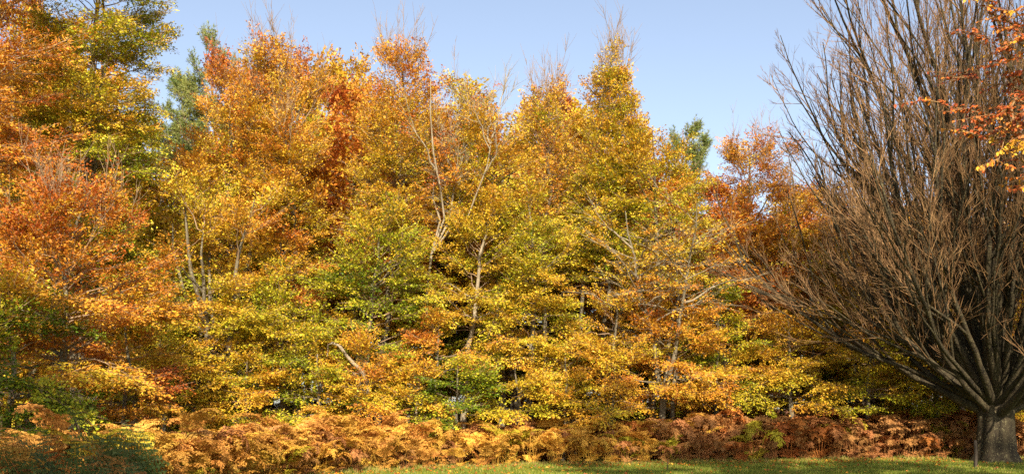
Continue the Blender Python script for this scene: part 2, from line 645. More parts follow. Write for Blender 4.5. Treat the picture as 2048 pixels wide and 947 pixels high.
# left side
T('beech_tree', 'tall yellow-gold beech on the left whose level sprays reach out into the sky', 140, 27.5, -420, 172, 640, (.22, .58), seed=11, group=GW,
  prof='dome', el=(0, 35), r0=.14, dens=1.9, leaders=2, split=.35, inner=.1)
T('beech_tree', 'orange beech at the left picture edge in front of the tall yellow-gold one', -80, 23.5, -260, 215, 430, (.74, .80), seed=12, group=GW,
  prof='dome', r0=.16, dens=1.2)
T('beech_tree', 'low spreading copper-orange beech on the left behind the green ferns', 105, 22.5, 385, 235, 800, (.76, .80), seed=13, group=GW, prof='bush',
  el=(-4, 50), r0=.15, dens=1.1, leaf=.075, bare_top=30)
T('beech_tree', 'shaded dark green low beech just behind the ferns in the left corner', 20, 20.6, 585, 190, 850, (.16, .22), seed=14, group=GW, prof='bush',
  el=(-8, 45), r0=.12, leaf=.075)
T('beech_tree', 'low russet beech filling the gap between the ferns and the many-stemmed fork', 235, 23.6, 610, 95, 860, (.80, .80), seed=108, group=GW, prof='bush', r0=.08, el=(-10, 40))
# left centre
T('beech_tree', 'many-stemmed gold beech whose dark fork shows above the bracken left of centre', 412, 28.5, 370, 135, 850, (.36, .50), seed=15, group=GW,
  leaders=6, split=.1, r0=.2, spread=.75, dens=1.7, el=(-6, 55), limbs=4)
T('beech_tree', 'broad orange-topped beech beside the left-hand pine with bare twigs at its tip', 470, 32, 145, 150, 640, (.40, .80), seed=16, group=GW,
  leaders=3, r0=.2, bare_top=26, fall=.1, upsp=.1, dens=1.5)
T('beech_tree', 'tallest copper-orange beech with long leafless twigs against the sky', 600, 31.5, 85, 125, 600, (.40, .84), seed=17, group=GW, leaders=3,
  prof='beech', r0=.2, bare_top=75, fall=.35, upsp=.15, dens=1.7)
T('beech_tree', 'narrow pointed orange beech right of the tallest copper one', 755, 31.5, 92, 105, 560, (.40, .74), seed=18, group=GW, prof='round', r0=.15,
  bare_top=26, upsp=.15, el=(4, 44), dens=1.5, sprays=2, per=22, spraylen=(.25, .5))
T('beech_tree', 'thin half-bare beech with a fan of pale forking limbs leaning right', 828, 30.8, 135, 95, 460, (.62, .86), seed=19, group=GW, prof='vase',
  r0=.065, lean=(1.0, 0), leaders=5, split=.55, spread=.75, fall=.5, bare=.52, bare_top=50, barkm=M_PALE, twigm=M_PALE, limbm=M_PALE, limbs=12, el=(30, 66), dens=.8)
# centre
T('beech_tree', 'round-topped gold beech in the centre of the skyline', 1000, 32, 146, 92, 560, (.45, .53), seed=20, group=GW, prof='round', r0=.15, bare_top=14,
  leaders=1, upsp=.1, dens=1.25)
T('beech_tree', 'slim thinly leaved orange beech between the round gold one and the two wind-bent ones', 1104, 33.2, 152, 74, 560, (.5, .70), seed=21, group=GW,
  prof='round', r0=.11, fall=.25, bare=.1, bare_top=26, sprays=2, per=22, spraylen=(.25, .5), dens=1.2)
T('beech_tree', 'left one of two slim gold beeches whose wind-bent tips lean right against the sky', 1156, 32.6, 108, 64, 560, (.42, .52), seed=22, group=GW, prof='spire',
  r0=.1, lean=(.65, 0), upsp=.25, dens=1.5, fall=.1, el=(6, 42), bare_top=14, sprays=2, per=18, spraylen=(.2, .42))
T('beech_tree', 'right one of two slim gold beeches whose wind-bent tips lean right against the sky', 1212, 32.2, 150, 74, 560, (.40, .54), seed=107, group=GW, prof='spire',
  r0=.1, lean=(.6, 0), upsp=.25, dens=1.5, fall=.12, el=(6, 42), bare_top=14, sprays=2, per=18, spraylen=(.2, .42))
T('beech_tree', 'green-gold beech right of the two wind-bent ones, level with the small pines', 1300, 32.5, 245, 110, 600, (.36, .46), seed=23, group=GW, prof='round',
  r0=.18, el=(0, 45))
T('beech_tree', 'grey twiggy half-bare tree with pale branches spreading right above the brown undergrowth', 1325, 30.9, 385, 165, 690, (.62, .55), seed=24, group=GW,
  prof='dome', r0=.15, bare=.66, el=(4, 45), twigm=M_PALE, limbm=M_PALE, limbs=14, dens=1.0, leaders=3, split=.25)
T('beech_tree', 'rounded orange beech standing apart beside the bare tree', 1465, 37, 268, 92, 660, (.62, .74), seed=25, group=GW, prof='round', r0=.16, bare_top=20, dens=1.5)
# low and middle storey, left to right
T('beech_tree', 'yellow-green low beech right of the many-stemmed fork', 560, 29, 585, 115, 850, (.30, .36), seed=26, group=GW, prof='bush', r0=.1, el=(-6, 45))
T('beech_tree', 'orange-brown beech with drooping boughs amid yellow-green leaves', 565, 30, 470, 80, 660, (.80, .78), seed=27, group=GW, prof='dome', r0=.12, el=(-12, 40))
T('beech_tree', 'bright lemon-green beech in the middle of the wood edge', 735, 30.2, 425, 125, 760, (.34, .46), seed=28, group=GW, prof='dome', r0=.12, el=(-4, 50), dens=1.35)
T('beech_tree', 'small amber beech at bracken level left of centre', 735, 28.8, 685, 100, 850, (.60, .68), seed=29, group=GW, prof='bush', r0=.09, el=(-8, 40))
T('beech_tree', 'small russet beech spray above the lime-green bush', 868, 29.6, 640, 80, 735, (.72, .74), seed=30, group=GW, prof='bush', r0=.09, el=(-5, 40), bare=.1)
T('beech_tree', 'lime-green bushy beech directly above the golden bracken', 905, 28.9, 725, 85, 865, (.20, .26), seed=31, group=GW, prof='bush', r0=.09, el=(-8, 40))
T('beech_tree', 'gold beech with a pale leaning trunk showing low in its crown', 922, 30.8, 400, 105, 735, (.40, .50), seed=32, group=GW, prof='dome', r0=.15, lean=(.9, 0),
  el=(-4, 50), barkm=M_PALE, dens=1.3)
T('beech_tree', 'gold beech in layered tiers over dark trunks right of centre', 1062, 30.8, 390, 110, 790, (.46, .50), seed=33, group=GW, prof='beech', r0=.15, el=(-6, 48), dens=1.3)
T('beech_tree', 'brownish-gold beech standing in shade behind the brown bracken', 1215, 30.9, 590, 120, 820, (.54, .52), seed=34, group=GW, prof='bush', r0=.14, el=(-6, 45))
T('beech_tree', 'russet beech standing in shade left of the green-gold bush', 1345, 31.2, 600, 110, 815, (.70, .66), seed=35, group=GW, prof='bush', r0=.12, el=(-6, 45))
T('beech_tree', 'vivid green young beech at the tips of the bare spreading branches', 1432, 32, 580, 80, 760, (.14, .20), seed=36, group=GW, prof='dome', r0=.1, el=(-5, 45))
T('beech_tree', 'green-gold low beech above the dark bracken right of centre', 1455, 32.0, 700, 85, 808, (.36, .42), seed=37, group=GW, prof='bush', r0=.09, el=(-6, 45))
T('beech_tree', 'low olive-gold beech filling the foot of the wood left of the many-stemmed fork', 325, 27.6, 640, 75, 850, (.36, .42), seed=101, group=GW, prof='bush', r0=.08, el=(-8, 40))
T('beech_tree', 'low gold beech right of the many-stemmed fork just above the bracken', 490, 27.8, 690, 85, 860, (.48, .52), seed=102, group=GW, prof='bush', r0=.08, el=(-8, 40))
T('beech_tree', 'low lime-yellow beech under the arched dead stem', 645, 28.2, 700, 85, 865, (.26, .36), seed=103, group=GW, prof='bush', r0=.08, el=(-8, 40))
T('beech_tree', 'low amber-gold beech between the amber one and the lime-green bush', 812, 28.7, 735, 75, 865, (.50, .58), seed=104, group=GW, prof='bush', r0=.08, el=(-8, 40))
T('beech_tree', 'low olive beech in front of the dark trunks at the centre', 1030, 29.6, 720, 75, 850, (.38, .46), seed=105, group=GW, prof='bush', r0=.08, el=(-8, 40), dens=.8)
T('beech_tree', 'low dark olive beech between the dark trunks and the brown undergrowth', 1125, 30.0, 690, 80, 860, (.34, .46), seed=106, group=GW, prof='bush', r0=.08, el=(-8, 40), dens=.8)
# behind the bare tree
T('beech_tree', 'copper beech seen through the left twigs of the bare tree', 1590, 37, 290, 105, 700, (.68, .80), seed=38, group=GW, prof='dome', r0=.18, bare_top=20)
T('beech_tree', 'rust-orange beech seen through the middle of the bare tree', 1745, 38, 345, 115, 720, (.66, .78), seed=39, group=GW, prof='dome', r0=.18)
T('beech_tree', 'orange-gold beech behind the trunk of the bare tree', 1930, 38, 380, 120, 740, (.56, .66), seed=40, group=GW, prof='dome', r0=.18)
T('beech_tree', 'deep gold low beech left of the bare tree behind dark bracken', 1590, 32.0, 620, 100, 812, (.48, .60), seed=41, group=GW, prof='bush', r0=.12, el=(-6, 45))
T('beech_tree', 'bright yellow low beech under the left limbs of the bare tree', 1735, 32.0, 640, 110, 812, (.38, .52), seed=42, group=GW, prof='bush', r0=.12, el=(-6, 45))
T('beech_tree', 'amber low beech right behind the bare trunk', 1880, 32.2, 650, 105, 812, (.46, .56), seed=43, group=GW, prof='bush', r0=.12, el=(-6, 45))
T('beech_tree', 'gold beech at the right edge behind the bare tree', 2060, 35.5, 470, 110, 860, (.50, .62), seed=44, group=GW, prof='dome', r0=.14)
# pines
GP = 'pines rising behind the beeches'
T('pine_tree', 'tall grey-green pine behind the orange beeches on the left', 432, 39, 74, 100, 420, (.3, .4), seed=51, group=GP, prof='pine', needles=True, leaf=.022,
  barkm=M_PINEBARK, per=30, dens=.1, upsp=.5, el=(10, 50), flat=.3, spraylen=(.25, .45), limbs=4, r0=.22)
T('pine_tree', 'lower grey-green pine in the gap beside the tall yellow-gold beech', 342, 41, 165, 62, 420, (.2, .3), seed=52, group=GP, prof='pine', needles=True, leaf=.022,
  barkm=M_PINEBARK, per=30, dens=.1, upsp=.4, el=(10, 45), flat=.3, spraylen=(.25, .45), limbs=4, r0=.2)
T('pine_tree', 'grey-green pine rising behind the green-gold beech right of centre', 1338, 42, 240, 56, 480, (.15, .2), seed=53, group=GP, prof='pine', needles=True, leaf=.022,
  barkm=M_PINEBARK, per=30, dens=.08, upsp=.5, el=(15, 55), flat=.3, spraylen=(.25, .45), limbs=4, r0=.2)
T('pine_tree', 'small dark pine in the gap left of the rounded orange beech', 1396, 43, 280, 34, 520, (0, .1), seed=54, group=GP, prof='pine', needles=True, leaf=.022,
  barkm=M_PINEBARK, per=26, dens=.06, upsp=.3, el=(10, 50), flat=.3, spraylen=(.25, .45), limbs=3, r0=.16)

# deeper in the wood: four kinds, each copied along two rows
GB = 'beeches deeper in the wood'
kinds = [('gold beech deeper in the wood glimpsed between the front trees', (.40, .52)), ('orange beech deeper in the wood glimpsed between the front trees', (.6, .75)),
         ('green-yellow beech deeper in the wood glimpsed between the front trees', (.2, .4)), ('russet beech deeper in the wood glimpsed between the front trees', (.72, .85))]
spots = []
rb = np.random.default_rng(7)
SKYLINE = ([-100, 110, 200, 300, 440, 520, 700, 830, 880, 950, 1100, 1230, 1330, 1390, 1450, 1520, 1600, 1700, 2150],
           [-60, 0, 230, 350, 340, 140, 105, 205, 200, 165, 185, 235, 350, 480, 350, 350, 370, 400, 400])
for row, (Y, n) in enumerate([(37.5, 15), (43, 19), (52, 20), (64, 22)]):
    for i in range(n):
        px = -90 + 2230 * (i + .5) / n + rb.uniform(-35, 35)
        spots.append((px, Y + rb.uniform(-2, 2)))
rb.shuffle(spots)
protos = []
for i, (px, Y) in enumerate(spots):
    k = i % 4 if not (470 < px < 800 and i > 3) else (1, 3, 0, 1)[i % 4]
    top = np.interp(px, *SKYLINE) + rb.uniform(0, 90)
    sc = wz(top, Y) / 9.6
    if i < 4:
        r = T('beech_tree', kinds[k][0], 0, 0, 0, 0, 0, kinds[k][1], seed=61 + k, group=GB, prof='dome', at_xy=(wx(px, Y), Y), H=9.6, R=2.6, zc=1.9, leaf=.10, dens=1.25,
              limbs=4, r0=.14, el=(-5, 50))
        protos.append(r)
    else:
        r = copy_thing(protos[k], (wx(px, Y), Y, 0), rb.uniform(0, 6.28), 1, kinds[k][0])
    r.scale = (min(sc, 1.5) * rb.uniform(.95, 1.15),) * 2 + (sc,)
# low growth between the trunks
GU = 'low beeches under the tall trees'
ku = [('low yellow-green beech in the understorey between the trunks', (.25, .4)), ('low russet beech in the understorey between the trunks', (.6, .75))]
uspots = []
for row, (Y, n) in enumerate([(41, 14), (50, 20), (60, 22)]):
    for i in range(n):
        uspots.append((-60 + 2160 * (i + .5) / n + rb.uniform(-40, 40), Y + rb.uniform(-1.5, 1.5)))
uprotos = []
for i, (px, Y) in enumerate(uspots):
    k = i % 2
    if i < 2:
        uprotos.append(T('low_beech', ku[k][0], 0, 0, 0, 0, 0, ku[k][1], seed=81 + k, group=GU, prof='bush', at_xy=(wx(px, Y), Y), H=3.6, R=2.2, zc=.25, leaf=.10, dens=1.1,
                         limbs=3, r0=.06, el=(-8, 40)))
        r = uprotos[-1]
    else:
        r = copy_thing(uprotos[k], (wx(px, Y), Y, 0), rb.uniform(0, 6.28), 1, ku[k][0])
    q = rb.uniform(.9, 1.35)
    r.scale = (q, q, q * rb.uniform(.9, 1.3))

# trees outside the frame that throw the shade over ferns, bracken and grass
GS = 'field trees outside the frame'
el_, hd = math.tan(SUN_EL), sdir[:2] / np.linalg.norm(sdir[:2])
fb = None
# where each tree's shade falls (x, y, height it reaches there), how far off the tree stands
for tx, ty, tz, dist, lab in [(4.2, 30.3, 3.6, 38, 'tall beech behind the viewpoint furthest from the ferns'), (8.6, 30.6, 1.3, 36, 'tall beech behind the viewpoint in the middle of its row'),
                              (13.9, 29.2, 2.5, 39, 'tall beech behind the viewpoint nearest to the bare tree'), (-6.6, 15.2, 1.3, 22, 'beech behind the viewpoint left of its row'),
                              (-11.6, 20.6, 4.4, 25, 'beech far out to the left of the viewpoint'),
                              (-8.0, 15.8, .9, 15, 'small beech close behind the viewpoint on its left'), (-4.9, 15.0, 1.0, 27, 'beech well behind the viewpoint among its row')]:
    x, y, h = tx + hd[0] * dist, ty + hd[1] * dist, tz + dist * el_
    if fb is None:
        fb = T('field_beech', lab, 0, 0, 0, 0, 0, (.5, .6), seed=72, group=GS, prof='dome', at_xy=(x, y), H=h, R=3.3, zc=h * .68, leaf=.17, dens=1.15, r0=.3, limbs=4)
        h0 = h
    else:
        r = copy_thing(fb, (x, y, 0), x * 3, 1, lab)
        r.scale = (1, 1, h / h0)


# ------------------------------------------------------------------ the bare tree on the right
def bare_tree():
    rng = np.random.default_rng(5)
    Y = 29.0
    x = wx(1992, Y)
    root = thing('bare_tree', 'big leafless tree on the right whose many stems fan up from one thick trunk', 'tree', (x, Y, 0))
    # fluted trunk
    K, m = 14, 22
    z = np.linspace(-.2, 3.3, K)
    rad = np.interp(z, [-.2, 0, .35, 1.2, 2.1, 2.8, 3.3], [.84, .68, .53, .47, .49, .44, .2])
    a = np.arange(m) / m * 2 * math.pi
    fl = 1 + .13 * np.sin(a * 5 + .8)[None] + .09 * np.sin(a * 8 + 2)[None] + .02 * rng.standard_normal((K, m))
    rr = rad[:, None] * fl
    V = np.stack([rr * np.cos(a + .05 * z[:, None]), rr * np.sin(a + .05 * z[:, None]), np.repeat(z[:, None], m, 1)], -1)
    i = np.arange(K - 1)[:, None] * m
    s = np.arange(m)[None]
    f = np.stack([i + s, i + (s + 1) % m, i + m + (s + 1) % m, i + m + s], -1).reshape(-1, 4)
    mb = MB()
    mb.quads(V, f, 0, None, True)
    mb.build('trunk', [M_BARE], root)
    NL, NU = 92, 23
    ga = 2.399963
    kinds = []
    for j in range(NU):                                    # limbs are grown towards +x and turned about the trunk
        q = (j + .5) / NU
        out = q ** .7                                      # 0 upright centre stems .. 1 low spreading limbs
        e0 = math.radians(86 - 67 * out + rng.normal(0, 4))
        z0 = 2.45 - .75 * out + rng.uniform(-.12, .12)
        r_at = .06 + .24 * out
        p0 = np.array([[r_at, 0, z0 - .15]])
        d = np.array([[math.cos(e0), rng.normal(0, .1), math.sin(e0)]])
        L = np.array([rng.uniform(11.5, 14.5) * (1 - .32 * out)])
        P1 = grow(p0, d, L, 18, rng, 1.12 * out + .12, .055)
        thick = rng.uniform(.048, .105) * (1.35 if rng.uniform() < .3 else 1)
        lb = MB()
        lb.tubes(P1, ((thick * np.linspace(1, 0, 18) ** .8 + .012) * (1 + .7 * np.exp(-np.arange(18) / 1.3)))[None], 8, 0, .06, rng)

        def kids(P, n, lo, hi, ang, Lr, K, bend, wander, r, sides, mi, Lbase):
            s = (np.arange(n)[None] + rng.uniform(0, 1, (len(P), n))) / n * (hi - lo) + lo
            p, T = at(P, s)
            p, T = p.reshape(-1, 3), T.reshape(-1, 3)
            d, _ = fork(T, rng, rng.uniform(*ang, len(T)))
            Lk = np.repeat(Lbase, n) * rng.uniform(*Lr, len(T)) * (1.15 - s.ravel() * .75)
            C = grow(p, d, Lk, K, rng, bend, wander)
            lb.tubes(C, (r * np.linspace(1, .3, K))[None].repeat(len(C), 0) * rng.uniform(.7, 1.3, (len(C), 1)), sides, mi)
            return C, Lk
        P2, L2 = kids(P1, 6, .2, .85, (.15, .5), (.4, .7), 11, .4, .075, .036, 5, 0, L)
        P3, L3 = kids(P2, 6, .22, .95, (.2, .7), (.28, .5), 6, .3, .08, .0155, 3, 1, L2)
        P1b, L1b = kids(P1, 8, .25, 1, (.3, 1.1), (.08, .2), 6, .3, .08, .015, 3, 1, L)
        P3 = np.concatenate([P3, P1b])
        L3 = np.concatenate([L3, L1b])
        P4, L4 = kids(P3, 5, .2, 1, (.2, .65), (.45, .85), 3, .35, .08, .0072, 3, 1, L3)
        P5, L5 = kids(P4, 2, .2, .9, (.2, .6), (.5, .9), 2, .2, .1, .0055, 3, 1, L4)
        o = lb.build('limb', [M_BARE, M_BARETWIG], root)
        kinds.append(o)
    k = np.arange(NL) * NU // NL
    for j in range(NL):
        src = kinds[k[j]]
        o = src
        if j and k[j] == k[j - 1]:
            o = src.copy()
            COL.objects.link(o)
            o.parent = root
        sc = rng.uniform(.88, 1.06)
        o.rotation_euler = (rng.normal(0, .025), rng.normal(0, .03), j * ga + rng.uniform(-.25, .25))
        o.scale = (sc, sc * rng.choice([-1, 1]), sc * rng.uniform(.95, 1.05))
        o.location = (0, 0, 2.6 * (1 - sc))


bare_tree()


# ------------------------------------------------------------------ beech hanging in from the right
def overhang():
    rng = np.random.default_rng(91)
    root = T('overhanging_beech', 'copper and yellow beech hanging in from the right close in front of the bare tree', 0, 0, 0, 0, 0, (.78, .74), seed=92, prof='dome',
             at_xy=(10.6, 11.4), H=13.2, R=4.3, zc=4.6, leaf=.14, dens=.55, r0=.3, limbs=5)
    # the boughs the picture shows: (px, py) of root end and tip, distance, colour
    B = [((2120, 260), (1835, 205), 10.6, .88), ((2110, 300), (1880, 250), 10.8, .84), ((2130, 120), (1935, 70), 10.4, .9), ((2140, 190), (1900, 150), 10.9, .92),
         ((2090, 20), (1870, -25), 10.5, .88), ((2110, 215), (1960, 235), 10.2, .80), ((2085, 180), (1985, 330), 10.3, .66), ((2110, 260), (2010, 290), 10.2, .55),
         ((2120, 330), (2030, 380), 10.6, .7), ((2120, 60), (2000, 20), 10.2, .62), ((2130, 150), (1975, 130), 10.6, .86), 
         ((2130, 210), (2020, 190), 10.0, .9), ((2130, 90), (2015, 60), 10.1, .74), ((2130, 290), (1990, 262), 10.4, .9)]
    for (a, b, Y, u) in B:
        A = np.array([wx(a[0], Y), Y + .5, wz(a[1], Y)])
        E = np.array([wx(b[0], Y), Y - .1, wz(b[1], Y)])
        T0 = np.array([10.6, 11.4, max(1.4, A[2] - .9)])
        ln = np.linalg.norm(E - A)
        P = np.concatenate([bez(T0[None], (T0[None] + A[None]) / 2 + UP * .3, A[None], 5)[:, :-1], bez(A[None], (A + E)[None] / 2 + UP * .08 * ln, E[None], 9)], 1)
        P -= np.array([10.6, 11.4, 0])
        P[0, 1:-1] += rng.normal(0, .07, (11, 3)) * np.linspace(1, .3, 11)[:, None]
        br = MB()
        br.tubes(P, np.interp(np.linspace(0, 1, 13), [0, .35, 1], [.030, .014, .0025])[None], 6, 1)
        # side twigs on the visible length, each a flat spray of leaves
        n = int(7 + ln * 10) if a[1] < 700 else 3
        s = rng.uniform(.32, 1, (1, n))
        s = np.concatenate([s, rng.uniform(.05, .34, (1, 26))], 1)      # the length outside the frame is leafy too
        n = s.shape[1]
        p, Tg = at(P, s)
        p, Tg = p[0], Tg[0]
        sg = np.where(rng.uniform(0, 1, n) < .5, 1., -1.)
        d, sd = fork(Tg, rng, rng.uniform(.4, .95, n), .9, sg)
        hang = .8 if u < .58 else .05
        d = nrm(d - UP * hang * rng.uniform(.3, 1, n)[:, None])
        L = rng.uniform(.14, .36, n) * np.where(s[0] < .34, 1.9, 1)
        br.tubes(np.stack([p, p + d * L[:, None]], 1), np.array([[.004, .0015]]).repeat(n, 0), 3, 1)
        k = 9
        aa = (np.arange(k)[None] + rng.uniform(0, 1, (n, k))) / k
        sgn = np.where(np.arange(k) % 2, 1., -1.)[None].repeat(n, 0)
        pos = (p[:, None] + d[:, None] * (aa * L[:, None])[..., None]).reshape(-1, 3)
        ax = nrm(d[:, None] * .7 + sd[:, None] * (sgn * .75)[..., None] - UP * .25 + .25 * rng.standard_normal((n, k, 3))).reshape(-1, 3)
        no = nrm(UP[None] * .75 + sdir[None] * .5 + .45 * rng.standard_normal((n * k, 3)))
        ll = rng.uniform(.034, .062, n * k)
        wd = ll * rng.uniform(.5, .68, n * k)
        uu = u + .04 + np.repeat(rng.normal(0, .09, n), k) + rng.normal(0, .06, n * k)
        col = np.clip(ramp(uu) * rng.uniform(.8, 1.2, (n * k, 1)), 0, .95)
        # each leaf: four quads about a folded midrib, oval outline
        sdv = nrm(np.cross(ax, no))
        no = np.cross(sdv, ax)
        mid = [pos + ax * (ll * q)[:, None] - no * (ll * .25 * q * q)[:, None] for q in (0, .33, .68, 1)]
        w = [.06, .5, .42, .02]
        lf = [mid[q] + sdv * (wd * w[q])[:, None] + no * (ll * .1 * w[q])[:, None] for q in range(4)]
        rt = [mid[q] - sdv * (wd * w[q])[:, None] + no * (ll * .1 * w[q])[:, None] for q in range(4)]
        for q in range(3):
            for sidev in (lf, rt):
                v = np.stack([mid[q], sidev[q], sidev[q + 1], mid[q + 1]], 1)
                br.quads(v, np.arange(len(v) * 4).reshape(-1, 4), 0, col)
        br.build('bough', [M_LEAF, M_BARETWIG], root)


overhang()


# ------------------------------------------------------------------ bracken and ferns
def frond_mesh(seed, length, stipe, arch, curl, npin=15, ragged=0.25, nt=8, wid=.26):
    """one frond in the x-z plane: an upright stalk and an arching blade of toothed leaflets"""
    rng = np.random.default_rng(seed)
    mb = MB()
    K = 14
    P = np.zeros((K, 3))
    ks = 4
    lean = rng.uniform(.05, .3)
    d = math.pi / 2 - lean
    p = np.zeros(3)
    pts = [p.copy()]
    for k in range(1, K):
        if k < ks:
            st = stipe / (ks - 1)
        else:
            st = length / (K - ks)
            d -= arch / (K - ks) * (1 + curl * (k - ks) / (K - ks))
        p = p + st * np.array([math.cos(d), rng.normal(0, .05), math.sin(d)])
        pts.append(p.copy())
    P = np.array(pts)
    mb.tubes(P[None], np.interp(np.arange(K), [0, ks, K - 1], [.006, .0045, .001])[None], 3, 0)
    n = npin
    s = np.linspace(ks / K + .02, .99, n)[None]
    q, T = at(P[None], s)
    q, T = q[0], T[0]
    t = np.linspace(0, 1, n)
    plen = length * .42 * np.interp(t, [0, .12, .5, 1], [.75, 1, .62, .06])
    for sg in (1, -1):
        side = np.array([0, sg, 0.])
        nn = np.cross(T, side)
        nn = nn * np.sign(nn[:, 2:3] + 1e-6)
        dr = nrm(side[None] * .9 + T * .42 - UP * rng.uniform(0, .45, n)[:, None] + rng.standard_normal((n, 3)) * ragged * .5)
        PP = grow(q, dr, plen * rng.uniform(1 - ragged, 1 + ragged * .3, n), 5, rng, -curl * .35, .06)
        ss = (np.arange(nt) + .5)[None].repeat(n, 0) / nt
        b, TT = at(PP, ss)
        w = (plen[:, None] * wid * (1.05 - ss * .85) + .008)
        for s2 in (1, -1):
            sd = nrm(np.cross(TT, nn[:, None]) * s2 + TT * .5 + rng.standard_normal(TT.shape) * .22 * (.4 + curl))
            b2 = b.reshape(-1, 3)
            ww = (w.ravel()) * rng.uniform(.75, 1.2, w.size)
            col = rng.uniform(.72, 1.15, (w.size, 1)) * np.ones(3)
            no = nrm(np.repeat(nn, nt, 0) + .35 * rng.standard_normal((w.size, 3)))
            mb.leaves(b2, sd.reshape(-1, 3), no, ww, np.repeat(plen / nt * .95 + .006, nt), col, 0, .06)
    me_o = mb.build('frond', [M_FERN])
    me = me_o.data
    bpy.data.objects.remove(me_o)
    return me


FR = [frond_mesh(200 + i, .72 + .12 * (i % 3), .42 + .1 * (i % 4), 1.1 + .22 * (i % 4), .25 + .16 * (i % 3)) for i in range(9)]
FRDEAD = [frond_mesh(230 + i, .6 + .12 * (i % 3), .45 + .1 * (i % 4), 1.9 + .35 * (i % 4), .9, 15, .5) for i in range(7)]
FRFERN = [frond_mesh(260 + i, .85 + .1 * (i % 3), .2, .3 + .25 * (i % 3), .08, 15, .05, 6, .13) for i in range(5)]
FRLOW = [frond_mesh(280 + i, .55, .06, 1.2 + .3 * i, .8, 12, .5) for i in range(3)]


def plant(name, label, cat, group, x, y, n, sc, col, meshes, rng, low=0, face=False):
    root = thing(name, label, cat, (x, y, 0), group)
    for i in range(n + low):
        o = bpy.data.objects.new('frond', meshes[rng.integers(0, len(meshes))] if i < n else FRLOW[i % 3])
        COL.objects.link(o)
        o.parent = root
        a = i / n * 2 * math.pi + rng.uniform(-.5, .5)
        if face:                                # fronds that spread towards and away from the open field
            a = (1 if i % 2 else -1) * math.pi / 2 + rng.normal(0, .55)
        o.rotation_euler = (rng.normal(0, .08), rng.normal(.0, .1), a)
        r = .10 * math.sqrt(rng.uniform())
        o.location = (math.cos(a) * r, math.sin(a) * r, 0)
        k = sc * rng.uniform(.75, 1.15)
        o.scale = (k, k * rng.choice([-1, 1]), k)
        j = np.asarray(col) * rng.uniform(.78, 1.22) * np.array([1, rng.uniform(.9, 1.1), 1])
        o.color = (*np.clip(j, 0, 1), 1)
    return root


